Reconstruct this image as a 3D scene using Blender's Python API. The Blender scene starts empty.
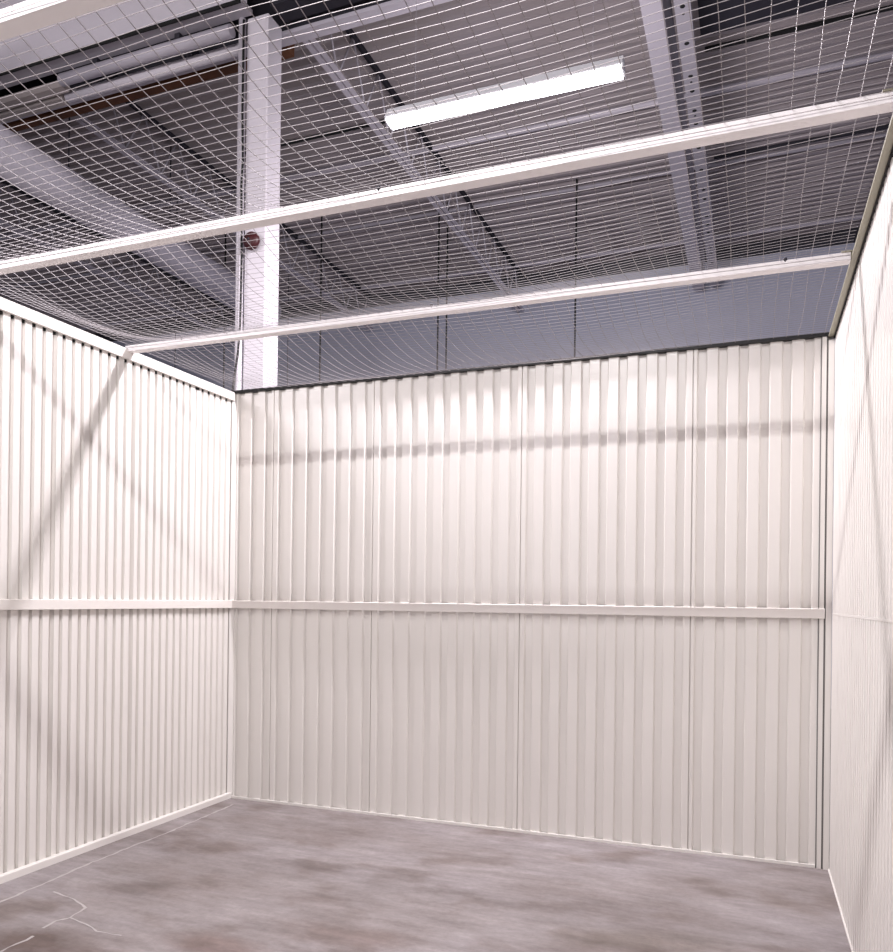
import bpy, bmesh, math, random
from mathutils import Vector, Matrix

random.seed(7)
SC = bpy.context.scene
COL = SC.collection

# ---------------------------------------------------------------- camera
cam_d = bpy.data.cameras.new('camera')
cam = bpy.data.objects.new('camera', cam_d)
COL.objects.link(cam)
yaw, pitch, roll = 0.3654, 0.0020, -0.0123
fw = Vector((-math.sin(yaw) * math.cos(pitch), math.cos(yaw) * math.cos(pitch), math.sin(pitch)))
rt = Vector((math.cos(yaw), math.sin(yaw), 0))
up = rt.cross(fw)
r2 = rt * math.cos(roll) - up * math.sin(roll)
u2 = rt * math.sin(roll) + up * math.cos(roll)
M = Matrix((r2, u2, -fw)).transposed().to_4x4()
M.translation = Vector((0, 0, 1.209))
cam.matrix_world = M
cam_d.sensor_fit = 'HORIZONTAL'
cam_d.sensor_width = 36
cam_d.lens = 796.41 / 893 * 36
cam_d.shift_y = 122.45 / 893
cam_d.clip_start = 0.05
SC.camera = cam

# ---------------------------------------------------------------- world, exposure
w = bpy.data.worlds.new('world')
SC.world = w
w.use_nodes = True
w.node_tree.nodes['Background'].inputs[0].default_value = (0.86, 0.84, 1.0, 1)
w.node_tree.nodes['Background'].inputs[1].default_value = 0.30
SC.view_settings.view_transform = 'Standard'
SC.view_settings.look = 'None'
SC.view_settings.gamma = 1
SC.view_settings.use_curve_mapping = False
SC.view_settings.exposure = 0.34

LAMP_POWER = 120
LAMPS = [  # x centre, y, z, power factor, colour
    (-1.218, 3.857, 3.757, 1.6, (1.0, 0.94, 1.0)),
    (-1.235, 0.22, 3.80, 1.05, (1.0, 0.963, 0.97)),
    (-4.90, 0.22, 3.80, 1.0, (1.0, 0.95, 0.99)),
]

# ---------------------------------------------------------------- materials
def mat(name, col, rough=0.6, metal=0.0, spec=0.5, noise=0.0, nscale=6.0, bump=0.0, bscale=60.0, col2=None):
    m = bpy.data.materials.new(name)
    m.use_nodes = True
    nt = m.node_tree
    b = nt.nodes['Principled BSDF']
    b.inputs['Roughness'].default_value = rough
    b.inputs['Metallic'].default_value = metal
    b.inputs['Specular IOR Level'].default_value = spec
    tc = nt.nodes.new('ShaderNodeTexCoord')
    n = nt.nodes.new('ShaderNodeTexNoise')
    n.inputs['Scale'].default_value = nscale
    n.inputs['Detail'].default_value = 5
    nt.links.new(tc.outputs['Object'], n.inputs['Vector'])
    mx = nt.nodes.new('ShaderNodeMix')
    mx.data_type = 'RGBA'
    a = col
    c2 = col2 if col2 else tuple(c * (1 - noise) for c in col)
    mx.inputs['A'].default_value = (*a, 1)
    mx.inputs['B'].default_value = (*c2, 1)
    nt.links.new(n.outputs['Fac'], mx.inputs['Factor'])
    nt.links.new(mx.outputs['Result'], b.inputs['Base Color'])
    if bump:
        n2 = nt.nodes.new('ShaderNodeTexNoise')
        n2.inputs['Scale'].default_value = bscale
        nt.links.new(tc.outputs['Object'], n2.inputs['Vector'])
        bp = nt.nodes.new('ShaderNodeBump')
        bp.inputs['Strength'].default_value = bump
        bp.inputs['Distance'].default_value = 0.01
        nt.links.new(n2.outputs['Fac'], bp.inputs['Height'])
        nt.links.new(bp.outputs['Normal'], b.inputs['Normal'])
    return m

M_WALL = mat('painted_panel', (0.81, 0.780, 0.740), 0.30, noise=0.03, nscale=2)
M_RAIL = mat('painted_rail', (0.83, 0.79, 0.745), 0.4, noise=0.03, nscale=4)
M_RAILB = mat('beige_rail', (0.40, 0.38, 0.29), 0.45, noise=0.05, nscale=4)
M_BEAM = mat('white_strut', (0.86, 0.82, 0.82), 0.4, noise=0.04, nscale=8)
M_WIRE = mat('galvanised_wire', (0.36, 0.33, 0.34), 0.45, metal=0.3, noise=0.2, nscale=12)
M_BLACK = mat('black_rubber', (0.012, 0.012, 0.012), 0.8, noise=0.2)
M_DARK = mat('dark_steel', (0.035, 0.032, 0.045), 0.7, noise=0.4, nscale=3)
M_COLUMN = mat('column_paint', (0.84, 0.79, 0.84), 0.5, noise=0.05, nscale=3)
M_STEEL = mat('grey_steel', (0.50, 0.47, 0.52), 0.5, noise=0.25, nscale=4)
M_STEELL = mat('pale_steel', (0.62, 0.58, 0.64), 0.5, noise=0.2, nscale=4)
M_DUCT = mat('duct_wrap', (0.84, 0.80, 0.88), 0.45, noise=0.25, nscale=14, bump=0.3, bscale=25)
M_RUST = mat('rusty_brown', (0.20, 0.075, 0.03), 0.8, noise=0.7, nscale=5)
M_GAP = mat('grey_gap', (0.22, 0.21, 0.20), 0.7, noise=0.2)
M_BAND_SHADE = mat('shaded_beige_steel', (0.50, 0.44, 0.42), 0.7, noise=0.3, nscale=5)  # tone of the girder bands where they lie in shade
M_RED = mat('dark_red', (0.06, 0.007, 0.010), 0.45, noise=0.3, nscale=20)
M_HOUS = mat('lamp_housing', (0.85, 0.85, 0.88), 0.4, noise=0.02)
M_FAR = mat('outer_wall_blue_grey', (0.58, 0.60, 0.72), 0.6, noise=0.12, nscale=0.8)
M_DECK = mat('roof_deck', (0.48, 0.43, 0.46), 0.6, noise=0.35, nscale=0.9, col2=(0.33, 0.285, 0.27))

def emit(name, col, s):
    m = bpy.data.materials.new(name)
    m.use_nodes = True
    b = m.node_tree.nodes['Principled BSDF']
    b.inputs['Base Color'].default_value = (0.9, 0.9, 0.95, 1)
    b.inputs['Emission Color'].default_value = (*col, 1)
    b.inputs['Emission Strength'].default_value = s
    return m
M_EMIT = emit('lamp_lens', (0.93, 0.93, 1.0), 9)

STAINS = [  # x, y, radii, turn, tint
    (-2.32, 2.08, .30, .16, .2, (.52, .44, .40)),
    (-2.39, 2.62, .28, .10, .35, (.66, .62, .60)),
    (-.35, 2.9, .45, .16, .3, (.76, .73, .68)),
    (-1.35, 2.55, .40, .14, .1, (.74, .66, .62)),
    (-2.45, 3.2, .35, .15, .3, (.72, .66, .62)),
    (-1.7, 2.3, .30, .12, .0, (.78, .68, .64)),
]
def floor_material():
    m = bpy.data.materials.new('worn_concrete')
    m.use_nodes = True
    nt = m.node_tree
    N, L = nt.nodes, nt.links
    b = N['Principled BSDF']
    tc = N.new('ShaderNodeTexCoord')
    def noise(scale, sc3, detail=6, rough=0.6, rot=0.0):
        mp = N.new('ShaderNodeMapping')
        mp.inputs['Scale'].default_value = sc3
        mp.inputs['Rotation'].default_value = (0, 0, rot)
        n = N.new('ShaderNodeTexNoise')
        n.inputs['Scale'].default_value = scale
        n.inputs['Detail'].default_value = detail
        n.inputs['Roughness'].default_value = rough
        L.new(tc.outputs['Object'], mp.inputs['Vector'])
        L.new(mp.outputs[0], n.inputs['Vector'])
        return n
    def ramp(src, stops):
        r = N.new('ShaderNodeValToRGB')
        r.color_ramp.elements[0].position = stops[0][0]
        r.color_ramp.elements[0].color = (*stops[0][1], 1)
        r.color_ramp.elements[1].position = stops[1][0]
        r.color_ramp.elements[1].color = (*stops[1][1], 1)
        for p, c in stops[2:]:
            e = r.color_ramp.elements.new(p)
            e.color = (*c, 1)
        L.new(src, r.inputs[0])
        return r
    def mix(a, bb, fac, mode='MULTIPLY'):
        x = N.new('ShaderNodeMix')
        x.data_type = 'RGBA'
        x.blend_type = mode
        x.inputs['Factor'].default_value = fac
        L.new(a, x.inputs['A'])
        L.new(bb, x.inputs['B'])
        return x.outputs['Result']
    big = ramp(noise(1.1, (1.0, 1.6, 1), 7, 0.62, 0.25).outputs['Fac'],
               [(0.30, (0.225, 0.185, 0.175)), (0.68, (0.37, 0.335, 0.345)), (0.5, (0.30, 0.265, 0.262))])
    streak = ramp(noise(4.5, (0.7, 2.6, 1), 9, 0.72, 0.30).outputs['Fac'],
                  [(0.34, (0.60, 0.58, 0.57)), (0.66, (1.08, 1.08, 1.08))])
    fine = ramp(noise(38, (1, 1, 1), 6, 0.75).outputs['Fac'],
                [(0.3, (0.76, 0.76, 0.76)), (0.7, (1.08, 1.08, 1.08))])
    stain = ramp(noise(2.3, (1, 1.5, 1), 4, 0.5, -0.3).outputs['Fac'],
                 [(0.34, (0.62, 0.55, 0.50)), (0.47, (1, 1, 1))])
    c = mix(big.outputs[0], streak.outputs[0], 0.8)
    c = mix(c, fine.outputs[0], 0.7)
    c = mix(c, stain.outputs[0], 0.7)
    # local brown and dark stains with ragged edges
    dn = noise(7, (1, 1, 1), 5, 0.6)
    for sx, sy, rx, ry, ang, tint in STAINS:
        mp = N.new('ShaderNodeMapping')
        mp.vector_type = 'TEXTURE'
        mp.inputs['Location'].default_value = (sx, sy, 0)
        mp.inputs['Rotation'].default_value = (0, 0, ang)
        mp.inputs['Scale'].default_value = (rx, ry, 1)
        L.new(tc.outputs['Object'], mp.inputs['Vector'])
        g = N.new('ShaderNodeTexGradient')
        g.gradient_type = 'SPHERICAL'
        L.new(mp.outputs[0], g.inputs['Vector'])
        mu = N.new('ShaderNodeMath')
        mu.operation = 'MULTIPLY'
        L.new(g.outputs['Fac'], mu.inputs[0])
        L.new(dn.outputs['Fac'], mu.inputs[1])
        c = mix(c, ramp(mu.outputs[0], [(0.06, (1, 1, 1)), (0.34, tint)]).outputs[0], 1.0)
    L.new(c, b.inputs['Base Color'])
    rr = N.new('ShaderNodeMapRange')
    rr.inputs['To Min'].default_value = 0.55
    rr.inputs['To Max'].default_value = 0.8
    L.new(big.outputs[0], rr.inputs[0])
    L.new(rr.outputs[0], b.inputs['Roughness'])
    bp = N.new('ShaderNodeBump')
    bp.inputs['Strength'].default_value = 0.15
    bp.inputs['Distance'].default_value = 0.004
    L.new(fine.outputs[0], bp.inputs['Height'])
    L.new(bp.outputs['Normal'], b.inputs['Normal'])
    return m
M_FLOOR = floor_material()
M_CRACK = mat('crack_filler', (0.50, 0.46, 0.45), 0.8, noise=0.35, nscale=25)

# ---------------------------------------------------------------- mesh helpers
class MB:
    def __init__(self):
        self.v, self.f, self.sm = [], [], []
    def quadgrid(self, rows, smooth=False, close=False):
        base = len(self.v)
        n = len(rows[0])
        for r in rows:
            self.v += [tuple(p) for p in r]
        for i in range(len(rows) - 1):
            for j in range(n if close else n - 1):
                a = base + i * n + j
                b = base + i * n + (j + 1) % n
                self.f.append((a, b, b + n, a + n))
                self.sm.append(smooth)
        return base
    def box(self, x0, x1, y0, y1, z0, z1):
        b = len(self.v)
        for z in (z0, z1):
            self.v += [(x0, y0, z), (x1, y0, z), (x1, y1, z), (x0, y1, z)]
        for q in ((0, 3, 2, 1), (4, 5, 6, 7), (0, 1, 5, 4), (1, 2, 6, 5), (2, 3, 7, 6), (3, 0, 4, 7)):
            self.f.append(tuple(b + i for i in q))
            self.sm.append(False)
        return self
    def tube(self, pts, r, n=8, caps=True, phase=0.0):
        pts = [Vector(p) for p in pts]
        rows = []
        ref = None
        for i, p in enumerate(pts):
            t = (pts[min(i + 1, len(pts) - 1)] - pts[max(i - 1, 0)]).normalized()
            if ref is None:
                ref = Vector((0, 0, 1)) if abs(t.z) < 0.9 else Vector((1, 0, 0))
            a = t.cross(ref).normalized()
            b = t.cross(a).normalized()
            rr = r[i] if isinstance(r, (list, tuple)) else r
            rows.append([p + (a * math.cos(phase + 2 * math.pi * k / n) + b * math.sin(phase + 2 * math.pi * k / n)) * rr for k in range(n)])
        base = self.quadgrid(rows, smooth=n > 5, close=True)
        if caps:
            self.f.append(tuple(base + k for k in range(n))); self.sm.append(False)
            e = base + (len(rows) - 1) * n
            self.f.append(tuple(e + k for k in reversed(range(n)))); self.sm.append(False)
        return self
    def prism(self, prof, axis, a0, a1):
        """closed 2-D profile swept along an axis ('x': profile is (y,z); 'y': (x,z); 'z': (x,y))"""
        def P(u, v, a):
            return {'x': (a, u, v), 'y': (u, a, v), 'z': (u, v, a)}[axis]
        n = len(prof)
        base = self.quadgrid([[P(u, v, a0) for u, v in prof], [P(u, v, a1) for u, v in prof]], close=True)
        self.f.append(tuple(base + k for k in range(n))); self.sm.append(False)
        self.f.append(tuple(base + n + k for k in reversed(range(n)))); self.sm.append(False)
        return self
    def lathe(self, prof, c, axis, n=24):
        """prof: (radius, offset along axis) pairs"""
        ax = Vector(axis).normalized()
        a = ax.cross(Vector((0, 0, 1)) if abs(ax.z) < 0.9 else Vector((1, 0, 0))).normalized()
        b = ax.cross(a)
        rows = [[Vector(c) + ax * h + (a * math.cos(2 * math.pi * k / n) + b * math.sin(2 * math.pi * k / n)) * r for k in range(n)] for r, h in prof]
        self.quadgrid(rows, smooth=True, close=True)
        return self
    def build(self, name, m, parent=None, origin=None, bevel=0.0):
        me = bpy.data.meshes.new(name)
        o = Vector(origin) if origin else Vector((0, 0, 0))
        me.from_pydata([tuple(Vector(p) - o) for p in self.v], [], self.f)
        for p, s in zip(me.polygons, self.sm):
            p.use_smooth = s
        bm = bmesh.new(); bm.from_mesh(me)
        bmesh.ops.recalc_face_normals(bm, faces=bm.faces)
        bm.to_mesh(me); bm.free()
        me.materials.append(m)
        ob = bpy.data.objects.new(name, me)
        COL.objects.link(ob)
        ob.location = o
        if parent:
            ob.parent = parent
            ob.location = o - parent.location
        if bevel:
            bv = ob.modifiers.new('bevel', 'BEVEL')
            bv.width = bevel; bv.segments = 2; bv.limit_method = 'ANGLE'
        return ob

def tag(o, label, cat, group=None):
    o['label'] = label; o['category'] = cat
    if group: o['group'] = group
    return o
def struct(o, label=None):
    o['kind'] = 'structure'
    if label: o['label'] = label
    return o
def thing(name, loc, label, cat, group=None):
    o = bpy.data.objects.new(name, None)
    o.empty_display_size = 0.1
    COL.objects.link(o)
    o.location = loc
    return tag(o, label, cat, group)

# ---------------------------------------------------------------- dimensions
XL, XR, YB, H = -2.935, 0.345, 4.032, 2.44
YF = -0.7          # open front of the unit, behind the viewpoint
ZR = 1.168         # middle rail
DECK_Z = 5.50
FAR_Y = 10.25

# ---------------------------------------------------------------- floor
fl = MB().box(-16, 7, -5, FAR_Y + .1, -0.12, 0).build('floor', M_FLOOR)
struct(fl, 'worn grey concrete floor with brownish stains')

# joint line and cracks, thin filler lying in the floor surface
def ribbon(pts, wd, name, label):
    mb = MB()
    rows = []
    fine = []
    for i in range(len(pts) - 1):
        a, b = Vector(pts[i]), Vector(pts[i + 1])
        n = max(2, int((b - a).length / 0.03))
        for k in range(n):
            fine.append(a.lerp(b, k / n))
    fine.append(Vector(pts[-1]))
    for i, p in enumerate(fine):
        t = (fine[min(i + 1, len(fine) - 1)] - fine[max(0, i - 1)]).normalized()
        s = Vector((-t.y, t.x))
        j = random.uniform(-1, 1) * wd * 0.7
        ww = wd * random.uniform(0.4, 1.6) * 0.7
        q = p + s * j
        l, r = q - s * ww, q + s * ww
        rows.append([(l.x, l.y, 0.0), (l.x, l.y, 0.0012), (r.x, r.y, 0.0012), (r.x, r.y, 0.0)])
    mb.quadgrid(rows)
    o = mb.build(name, M_CRACK)
    return struct(o, label)
ribbon([(-2.74, 1.3), (-2.744, 2.343), (-2.776, 2.776), (-2.783, 3.321), (-2.81, 3.9)], 0.007, 'floor_joint', 'pale joint line in the concrete along the left wall')
ribbon([(-2.645, 2.463), (-2.50, 2.44), (-2.397, 2.385), (-2.37, 2.289), (-2.40, 2.25), (-2.384, 2.183)], 0.006, 'floor_crack', 'pale hooked crack in the concrete near the left wall')
ribbon([(-2.37, 2.289), (-2.27, 2.27), (-2.19, 2.236), (-2.08, 2.24)], 0.004, 'floor_crack', 'thin pale crack running right from the hooked crack')
ribbon([(-2.36, 2.12), (-2.362, 1.985), (-2.33, 1.8)], 0.006, 'floor_crack', 'pale crack at the lower left edge of the floor')

# ---------------------------------------------------------------- corrugated walls
def profile(start, end, pitch, proud, slope, depth, seams, first=0.0):
    """list of (s, d): s along the wall, d = depth behind the proud face; a narrow deep groove at each seam"""
    pts = []
    s = start - first
    rec = pitch - proud - 2 * slope
    while s < end:
        pts += [(s, 0), (s + proud, 0), (s + proud + slope, depth), (s + proud + slope + rec, depth)]
        s += pitch
    pts.append((s, 0))
    def dep(x):
        for (a, da), (b, db) in zip(pts, pts[1:]):
            if a <= x <= b:
                return da + (db - da) * ((x - a) / (b - a) if b > a else 0)
        return 0
    out = [(x, d) for x, d in pts if start < x < end and all(abs(x - q) > 0.0030 for q in seams)]
    out += [(start, dep(start)), (end, dep(end))]
    for q in seams:
        d = dep(q)
        out += [(q - 0.0030, d), (q - 0.0010, d + 0.010), (q + 0.0010, d + 0.010), (q + 0.0030, d)]
    out.sort()
    return out
def wall(name, prof, place, z0, z1, lab, thick=0.03):
    mb = MB()
    zs = [z0, z1]
    rows = [[place(s, d, z) for s, d in prof] for z in zs]
    mb.quadgrid(rows)
    # rear skin
    rows = [[place(s, thick + 0.002, z) for s in (prof[0][0], prof[-1][0])] for z in zs]
    mb.quadgrid(rows)
    return struct(mb.build(name, M_WALL), lab)

pb = profile(XL + .004, XR, 0.0945, 0.048, 0.007, 0.016, (-2.65, -1.993, -1.132, -0.274), first=0.02)
wall('wall_back', pb, lambda s, d, z: (s, YB + d, z), 0.0, H, 'cream vertically ribbed metal back wall')
pl = profile(YF, YB - .003, 0.0545, 0.034, 0.0045, 0.014, [2.438 - .49 * k for k in range(1, 6)] + [2.438, 2.719, 3.21, 3.694], first=0.0185)
wall('wall_left', pl, lambda s, d, z: (XL - d, s, z), 0.0, H, 'cream vertically ribbed metal left wall')
pr = profile(YF, YB - .003, 0.0545, 0.034, 0.0045, 0.012, [0.3, .79, 1.28, 1.77, 2.26, 2.75, 3.24, 3.73], first=0.01)
wall('wall_right', pr, lambda s, d, z: (XR + d, s, z), 0.0, H, 'cream vertically ribbed metal right wall')

# left top rail: angle over the panel heads, its face hangs in front
def rail_left():
    return MB().prism([(XL - .045, H + .004), (XL + .016, H + .004), (XL + .016, H - .047), (XL + .0005, H - .047), (XL + .0005, H), (XL - .045, H)], 'y', YF, YB - .001)
struct(rail_left().build('trim_1', M_RAIL, bevel=0.0015), 'white angle rail capping the left wall')
cl = MB()
cl.box(XL - .040, XL - .003, YF, YB - .003, H - .059, H - .001)
struct(cl.build('trim_2', M_BLACK), 'black closure strip added for the shade in the gaps behind the left top rail')  # blackens the shaded rib gaps below the rail
# right top rail: horizontal beige flange reaching in over the unit
struct(MB().prism([(XR + .045, H + .004), (XR - .027, H + .004), (XR - .027, H - .004), (XR + .001, H - .004), (XR + .001, H), (XR + .045, H)], 'y', YF, YB - .001).build('trim_3', M_RAILB, bevel=0.001), 'beige flanged rail along the top of the right wall')
struct(MB().box(XR + .003, XR + .04, YF, YB - .003, H - .024, H - .0045).box(XR - .006, XR + .003, YF, YB - .003, H - .011, H - .0045).build('trim_4', M_BLACK), 'black closure strip added for the shade in the gaps under the right top rail')  # black added where the gaps under the flange lie in shade
# back wall: thin black cap reaching slightly inward
struct(MB().box(XL, XR, YB - .016, YB + .04, H - .001, H + .015).build('trim_5', M_BLACK), 'thin black cap strip along the top of the back wall')

# middle rails (hat section)
def hat(a0, a1, axis, face, sgn):
    h, p = 0.023, 0.020
    prof = [(face, ZR - h), (face + sgn * p, ZR - h), (face + sgn * p, ZR + h * .9), (face + sgn * p * .8, ZR + h), (face, ZR + h)]
    return MB().prism(prof, axis, a0, a1)
struct(hat(XL + .021, XR - .03, 'x', YB - .0005, -1).build('trim_6', M_RAIL, bevel=0.001), 'white horizontal rail across the middle of the back wall')
struct(hat(YF, YB - .001, 'y', XL + .0005, 1).build('trim_7', M_RAIL, bevel=0.001), 'white horizontal rail across the middle of the left wall')
# faint laps on the right wall
struct(MB().box(XR - .0010, XR - .0003, YF, YB - .03, ZR - .004, ZR + .004).build('trim_8', M_WALL), 'faint horizontal lap at mid height of the right wall')

# base channels
struct(MB().prism([(XL + .0005, 0.0005), (XL + .022, 0.0005), (XL + .022, .030), (XL + .018, .034), (XL + .0005, .034)], 'y', YF, YB - .001).build('baseboard_left', M_WALL), 'pale base channel along the left wall')
struct(MB().box(XL + .023, XR - .059, YB - .010, YB - .0005, 0.0005, .014).build('baseboard_back', M_WALL), 'thin pale base angle along the back wall')
struct(MB().box(XR - .006, XR - .0005, YF, YB - .02, 0.0005, .008).build('baseboard_right', M_WALL), 'thin pale base angle along the right wall')

# corner trims in the back right corner: two narrow folds with dark recesses
cm = MB()
cm.prism([(XR - .052, YB - .0005), (XR - .052, YB - .010), (XR - .034, YB - .010), (XR - .034, YB - .0005)], 'z', 0, H - .002)
cm.prism([(XR - .026, YB - .0005), (XR - .026, YB - .014), (XR - .001, YB - .014), (XR - .001, YB - .0005)], 'z', 0, H - .02)
struct(cm.build('trim_9', M_WALL), 'folded corner trim in the back right corner')
struct(MB().box(XR - .0575, XR - .0535, YB - .003, YB - .0005, 0, H - .002).build('trim_10', M_GAP), 'dark vertical gap left of the back right corner trim')
struct(MB().box(XR - .0335, XR - .0265, YB - .003, YB - .0005, 0, H - .002).build('trim_12', M_GAP), 'dark vertical gap in the back right corner trim')
struct(MB().prism([(XL + .0005, YB - .0005), (XL + .0005, YB - .022), (XL + .004, YB - .022), (XL + .022, YB - .004), (XL + .022, YB - .0005)], 'z', 0, H - .05).build('trim_11', M_WALL), 'narrow corner trim in the back left corner')

# ---------------------------------------------------------------- outer building
def deck():
    mb = MB()
    pitch, dep = 0.105, 0.05
    ys = []
    y = -4.0
    while y < FAR_Y:
        ys += [(y, 0), (y + .040, 0), (y + .052, dep), (y + .093, dep)]
        y += pitch
    rows = [[(x, yy, DECK_Z + d) for yy, d in ys] for x in (-16, 7)]
    mb.quadgrid(rows)
    mb.quadgrid([[(x, yy, DECK_Z + .06) for yy in (-4.0, FAR_Y)] for x in (-16, 7)])
    return mb
struct(deck().build('ceiling', M_DECK), 'grey ribbed metal roof deck')
struct(MB().box(-16, 7, FAR_Y, FAR_Y + .1, 0, DECK_Z + .1).build('wall_far', M_FAR), 'smooth blue grey outer wall of the building')
struct(MB().box(-16, 7, FAR_Y - .16, FAR_Y - .01, DECK_Z - .11, DECK_Z - .002).build('trim_13', M_DARK), 'dark strip for the shadow where the roof deck meets the far wall')  # dark box put in for the shade along the deck and wall joint

# ---------------------------------------------------------------- unit cross beams
def cross_beam(y, lab, clips):
    t = thing('cross_beam', (XL, y, H), lab, 'beam', 'white cross beams over the storage unit')
    z0, s, hh = H - .010, .043, .029
    # C-section strut: folded lips leave a slot in the face towards the front
    k = .0025
    prof = [(y - s / 2, z0), (y + s / 2, z0), (y + s / 2, z0 + hh), (y - s / 2, z0 + hh), (y - s / 2, z0 + hh * .60),
            (y - s / 2 + k * 2, z0 + hh * .60), (y - s / 2 + k * 2, z0 + hh * .53), (y - s / 2, z0 + hh * .53)]
    MB().prism(prof, 'x', XL + .002, XR - .029).build('strut', M_BEAM, t, bevel=0.0008)
    pm = MB().box(XR - .060, XR - .002, y - s / 2 - .006, y + s / 2 + .006, z0 + hh, z0 + hh + .003)
    pm.build('end_plate', M_RAILB, t)
    for cx in clips:
        c = MB()
        c.lathe([(0, -.001), (.006, -.001), (.0075, .002), (.0075, .008), (.004, .010), (0, .010)], (cx, y - s / 2 + .004, z0 + hh), (0, -.5, .9), 10)
        c.tube([(cx, y - s / 2 - .001, z0 + hh * .8), (cx, y - s / 2 - .003, z0 + hh + .006), (cx, y + .004, z0 + hh + .010)], .0022, 6)
        c.build('mesh_clip', M_DARK, t)
    return t
BY = (1.262, 2.205, 3.155)
cross_beam(BY[2], 'white cross beam nearest the back wall, below the far end of the lit lamp', (-2.587, -1.284, .102))
cross_beam(BY[1], 'middle white cross beam spanning the whole picture under the lit lamp', (-1.073,))
cross_beam(BY[0], 'white cross beam crossing the upper left corner', ())

# ---------------------------------------------------------------- wire mesh ceiling
def smooth(a, b, x):
    t = min(1, max(0, (x - a) / (b - a)))
    return t * t * (3 - 2 * t)
ZT = H + .0235
KN = [0.318, BY[0], BY[1], BY[2], YB]
SAG = [0.06, 0.070, 0.088, 0.062]
def mesh_z(x, y):
    s = 0
    for a, b, g in zip(KN, KN[1:], SAG):
        if a <= y <= b:
            t = (y - a) / (b - a)
            s = g * 4 * t * (1 - t)
            if b == YB:
                pass
    fx = (0.10 + 0.90 * smooth(XR + .05, -0.85, x)) * smooth(XL - .02, XL + .35, x)
    wob = 0.006 * math.sin(x * 5.1 + y * 2.3) * math.sin(y * 3.7)
    edge = smooth(YB, YB - .25, y)
    return ZT - (1 - edge) * 0.012 - s * fx + wob * fx * min(1, s / .03)
def wire_mesh():
    mb = MB()
    px, py, r = .0535, .0275, .0011
    x = XL + .02
    while x < XR + .01:
        pts = []
        y = KN[0]
        ph = random.uniform(0, 6)
        while y <= YB + .01:
            pts.append((x + .0022 * math.sin(y * 7 + ph) + .012 * math.sin(y * 2.1) * math.sin(x * 1.7), y, mesh_z(x, y)))
            y += .04
        mb.tube(pts, r, 4, False, math.pi / 4)
        x += px
    y = KN[0] + .01
    while y < YB:
        pts = []
        x = XL + .005
        ph = random.uniform(0, 6)
        while x <= XR:
            pts.append((x, y + .0022 * math.sin(x * 11 + ph) + .012 * math.sin(x * 2.2 + y), mesh_z(x, y) + .0020))
            x += .055
        mb.tube(pts, r * .72, 4, False, math.pi / 4)
        y += py
    return mb
tag(wire_mesh().build('wire_mesh_ceiling', M_WIRE), 'sagging galvanised wire mesh laid over the white cross beams', 'wire mesh')

# ---------------------------------------------------------------- lamps
def strip_light(cx, y, z, k, colour, lab):
    t = thing('strip_light', (cx, y, z), lab, 'lamp', None)
    L = .62
    MB().prism([(y - .050, z + .012), (y - .026, z + .06), (y + .026, z + .06), (y + .050, z + .012), (y + .048, z + .006), (y - .048, z + .006)], 'x', cx - L, cx + L).build('housing', M_HOUS, t)
    MB().prism([(y - .046, z + .005), (y - .042, z - .012), (y - .02, z - .02), (y + .02, z - .02), (y + .042, z - .012), (y + .046, z + .005)], 'x', cx - L + .01, cx + L - .01).build('diffuser', M_EMIT, t)
    for s in (-1, 1):
        e = MB().box(cx + s * L - .004, cx + s * L + .004, y - .050, y + .050, z - .014, z + .012)
        e.build('end_cap', M_HOUS, t)
    for s in (-1, 1):
        c = MB()
        xx = cx + s * (L - .15)
        c.tube([(xx, y, z + .06), (xx, y, z + .3), (xx, y, DECK_Z)], .0016, 5)
        c.build('hanging_chain', M_STEEL, t)
    # the tube shines down and out to both sides of the wraparound lens
    for ang, oy, oz, share in ((0, 0, -.024, .40), (72, .053, -.004, .30), (-72, -.053, -.004, .30)):
        ld = bpy.data.lights.new('tube_light', 'AREA')
        ld.shape = 'RECTANGLE'
        ld.size = 1.2
        ld.size_y = .08 if ang == 0 else .03
        ld.energy = LAMP_POWER * k * share
        ld.color = colour
        lo = bpy.data.objects.new('tube_light', ld)
        COL.objects.link(lo)
        lo.parent = t
        lo.location = (0, oy, oz)
        lo.rotation_euler = (math.radians(ang), 0, 0)
    return t
strip_light(*LAMPS[0], 'lit fluorescent strip light hanging above the back wall')
strip_light(*LAMPS[1], 'lit fluorescent strip light hanging overhead near the entrance')
strip_light(*LAMPS[2], 'lit fluorescent strip light over the neighbouring unit at left')

# ---------------------------------------------------------------- column, conduit, cable, bell
CX0, CX1, CY0, CY1 = -3.065, -2.905, 4.30, 4.46
tag(MB().box(CX0, CX1, CY0, CY1, 0, 4.93).build('steel_column', M_COLUMN, origin=(CX0, CY0, 0), bevel=.008), 'white square steel column behind the back left corner', 'column')
tag(MB().tube([(CX0 - .035, CY0 + .0, 0.0), (CX0 - .035, CY0 + .0, 4.93)], .024, 14).build('conduit_pipe', M_COLUMN), 'thin white conduit pipe beside the column', 'pipe')
cab = [(CX0 - .003, CY0 - .032, 4.90), (CX0 - .004, CY0 - .033, 4.3), (CX0 + .004, CY0 - .033, 4.0), (CX0 - .006, CY0 - .032, 3.85), (CX0 + .004, CY0 - .033, 3.4), (CX0 + .0, CY0 - .034, 2.95), (CX0 - .012, CY0 - .036, 2.78), (CX0 - .045, CY0 - .038, 2.56), (CX0 - .06, CY0 - .040, 2.3), (CX0 - .06, CY0 - .04, 0.01)]
tag(MB().tube(cab, .0075, 8).build('cable', M_BLACK), 'black cable running down the left of the column', 'cable')
bc = Vector(((CX0 + .076), CY0, 3.475))
bell = thing('alarm_bell', (bc.x, CY0, bc.z), 'dark red round alarm bell on the column above the middle beam', 'bell')
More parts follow.
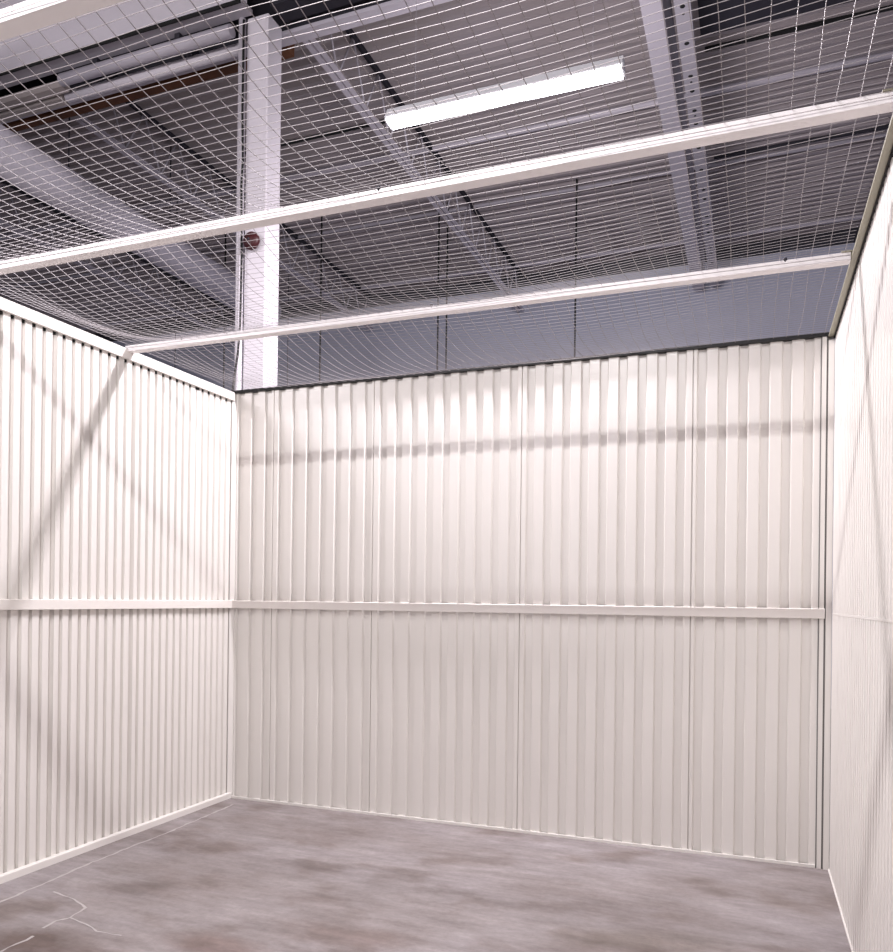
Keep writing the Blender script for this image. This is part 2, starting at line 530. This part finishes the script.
MB().lathe([(0, 0), (.03, 0), (.03, .022), (0, .022)], bc, (0, -1, 0), 20).build('backplate', M_RED, bell)
MB().lathe([(.056, .022), (.058, .028), (.054, .046), (.040, .058), (.018, .064), (0, .065)], bc, (0, -1, 0), 28).build('gong', M_RED, bell)
MB().lathe([(.008, .062), (.008, .070), (0, .072)], bc, (0, -1, 0), 10).build('bolt', M_DARK, bell)

# ---------------------------------------------------------------- main girders at the column head
g = thing('roof_girder', (-3.1, 4.2, 4.93), 'grey steel girder along the column head in the upper left corner', 'girder')
MB().box(-12, CX0 + .05, 4.20, 4.225, 4.96, DECK_Z - .003).build('web', M_COLUMN, g)
MB().box(-12, CX0 + .05, 4.175, 4.285, 4.93, 4.96).build('bottom_flange', M_STEEL, g)
MB().box(-12, -4.62, 4.29, 4.36, 4.83, 4.88).build('lower_angle', M_BAND_SHADE, g)  # shaded stretch of the bands that go on as paler lit tubes
MB().box(-12, -4.72, 4.385, 4.455, 4.82, 4.87).build('lower_angle', M_BAND_SHADE, g)
MB().tube([(-12, 4.15, 4.925), (CX0 + .05, 4.15, 4.925)], .012, 8).build('shadow_line', M_BLACK, g)  # thin black tube drawn for the shadow under the web
g2 = thing('roof_girder', (-1, 4.5, 4.93), 'pale steel girder passing behind the column head, its unlit side coloured black', 'girder')
MB().box(-12, 1.6, 4.47, 4.57, 4.90, 4.925).build('bottom_flange', M_STEELL, g2)
MB().box(-12, 1.6, 4.505, 4.53, 4.925, DECK_Z - .003).build('web', M_DARK, g2)  # near black colour gives the girder its unlit side
g3 = thing('roof_girder', (-1, 4.5, 4.93), 'girder side coloured dark as unlit, in front of the pale one, right of the column', 'girder')
MB().box(CX1 + .01, 1.6, 4.30, 4.46, 4.97, 5.06).build('bottom_flange', M_DARK, g3)  # dark colour stands for the unlit girder side right of the column
tag(MB().box(-8, -2.95, 4.60, 4.68, 4.90, 4.99).build('steel_angle', M_RUST), 'rusty brown steel member just behind the pale girder', 'girder')
tag(MB().box(-.38, 5.5, 5.55, 5.93, 5.25, DECK_Z - .003).build('roof_girder', M_DARK), 'near black box standing in for the deck shadow in the upper right corner', 'girder')  # box added to darken the deck where it lies in shadow

# ---------------------------------------------------------------- bar joists running away from the viewer
def joist(x, y0, y1, lab):
    t = thing('bar_joist', (x, y0, 5.0), lab, 'joist', 'open web bar joists under the roof deck')
    c = MB()
    c.prism([(x - .048, 5.0), (x - .009, 5.0), (x - .009, 5.035), (x - .013, 5.035), (x - .013, 5.005), (x - .048, 5.005)], 'y', y0, y1)
    c.prism([(x + .048, 5.0), (x + .009, 5.0), (x + .009, 5.035), (x + .013, 5.035), (x + .013, 5.005), (x + .048, 5.005)], 'y', y0, y1)
    c.build('bottom_chord', M_STEELL, t)
    c = MB()
    c.box(x - .020, x - .006, y0, y1, DECK_Z - .04, DECK_Z - .034)
    c.box(x + .006, x + .020, y0, y1, DECK_Z - .04, DECK_Z - .034)
    c.box(x - .011, x - .006, y0, y1, DECK_Z - .075, DECK_Z - .034)
    c.box(x + .006, x + .011, y0, y1, DECK_Z - .075, DECK_Z - .034)
    c.build('top_chord', M_DARK, t)
    pts = []
    y = y0 + .05
    i = 0
    while y < y1 - .05:
        pts.append((x, y, 5.02 if i % 2 == 0 else DECK_Z - .05))
        y += .22
        i += 1
    wb = MB()
    for a, b in zip(pts, pts[1:]):
        wb.tube([a, b], .008, 6)
    wb.build('web', M_STEEL, t)
    return t
joist(-7.2, 4.85, FAR_Y - .2, 'bar joist farthest left, partly above the round duct')
joist(-5.03, 4.85, FAR_Y - .2, 'bar joist left of the white column')
joist(-2.85, 4.62, FAR_Y - .2, 'bar joist just right of the column, passing behind the left end of the lamp')
joist(1.55, 4.85, FAR_Y - .2, 'bar joist at the far right edge')

bj = thing('box_joist', (-.63, 4.7, 5.0), 'pale wide joist with slotted strut beside it, right of the lamp', 'joist')
MB().prism([(-.700, 5.0), (-.565, 5.0), (-.565, 5.40), (-.570, 5.40), (-.570, 5.008), (-.695, 5.008), (-.695, 5.06), (-.700, 5.06)], 'y', 4.65, FAR_Y - .2).build('channel', M_STEELL, bj)
st = MB()
st.prism([(-.500, 5.06), (-.495, 5.06), (-.495, 5.02), (-.405, 5.02), (-.405, 5.06), (-.400, 5.06), (-.400, 5.015), (-.500, 5.015)], 'y', 4.65, FAR_Y - .2)
st.build('slotted_strut', M_STEEL, bj)
y = 4.9
random.seed(3)
while y < FAR_Y - .4:
    MB().lathe([(.017, .0), (.017, .0015), (0, .0015)], (-.45, y, 5.0152), (0, 0, -1), 10).build('bolt_hole', M_BLACK, bj)
    if random.random() < .4:
        MB().lathe([(.009, .0), (.009, .0015), (0, .0015)], (-.45, y + .07, 5.0152), (0, 0, -1), 8).build('bolt_hole', M_BLACK, bj)
    y += random.choice((.18, .25, .36))

# pipes and bridging across the joists
def pipe(y, z, x0, x1, r, m, name, lab, cat='pipe'):
    return tag(MB().tube([(x0, y, z), ((x0 + x1) / 2, y, z), (x1, y, z)], r, 10).build(name, m), lab, cat)
pipe(6.93, 5.455, -12, 6, .028, M_STEELL, 'ceiling_pipe', 'pale pipe under the roof deck crossing just beyond the lamp')
pipe(8.1, 5.455, -12, 6, .018, M_STEEL, 'ceiling_pipe', 'thin grey pipe under the deck crossing beyond the middle beam')
pipe(9.72, 5.455, -12, 6, .022, M_STEELL, 'ceiling_pipe', 'pale pipe under the deck nearest the far wall')
struct(MB().box(-.38, 6, 6.42, 6.45, 5.478, 5.4995).build('trim_14', M_BLACK), 'black roof deck seam right of the slotted strut')
struct(MB().box(-4.6, -2.9, 6.42, 6.45, 5.478, 5.4995).build('trim_15', M_BLACK), 'black roof deck seam between column and lamp')
struct(MB().box(-.38, 6, 8.02, 8.05, 5.478, 5.4995).build('trim_16', M_DARK), 'dark roof deck seam under the right part of the middle beam')

# lit stretch of the two girder bands, put in as paler tubes, upper left
uf = thing('lit_bands', (-3.9, 4.33, 4.80), 'pale lit stretch of the two girder bands left of the column head', 'lamp')
MB().tube([(-4.60, 4.27, 4.855), (-3.16, 4.27, 4.855)], .040, 14).build('tube', M_STEELL, uf)
MB().tube([(-4.70, 4.42, 4.845), (-3.16, 4.42, 4.845)], .035, 14).build('tube', M_COLUMN, uf)
MB().box(-4.3, -4.26, 4.25, 4.45, 4.86, 4.93).build('added_bracket', M_DARK, uf)
MB().box(-3.6, -3.56, 4.25, 4.45, 4.86, 4.93).build('added_bracket', M_DARK, uf)

# round duct on the left and the small pipe beyond it
dt = thing('round_duct', (-5.08, 2.5, 4.4), 'large pale round duct running away at left', 'duct')
MB().tube([(-5.08, 2.5, 4.40), (-5.08, 5, 4.40), (-5.08, 7.6, 4.40)], .162, 40).build('duct_body', M_DUCT, dt)
for yy in (4.9, 6.1, 7.3):
    MB().tube([(-5.20, yy + .01, 4.50), (-5.20, yy + .01, DECK_Z)], .006, 6).build('hanger', M_DARK, dt)
sd = thing('small_duct', (-5.78, 6.49, 3.40), 'short pale pipe hanging beyond the left wall', 'pipe')
MB().tube([(-5.78, 6.49, 3.40), (-5.78, 9.6, 3.40)], .064, 16).build('pipe_body', M_COLUMN, sd)
for yy in (6.9, 9.1):
    MB().tube([(-5.78, yy, 3.45), (-5.78, yy, DECK_Z)], .005, 6).build('hanger', M_DARK, sd)

# thin rods and cables hanging from the deck beyond the back wall
for (x, y, z0, lab) in ((-3.20, 8.0, 2.4, 'dark cable hanging beside another beyond the back wall'),
                        (-4.36, 7.5, 1.5, 'dark rod hanging right of the column'),
                        (-5.6, 7.5, 1.5, 'dark rod hanging left of the column'),
                        (-3.10, 8.0, 1.9, 'longer dark cable of the pair hanging beyond the back wall'),
                        (-1.70, 8.0, 3.0, 'dark rod hanging right of the middle, beyond the back wall')):
    tag(MB().tube([(x, y, z0), (x, y, DECK_Z)], .009, 6).build('hanging_rod', M_BLACK), lab, 'rod')
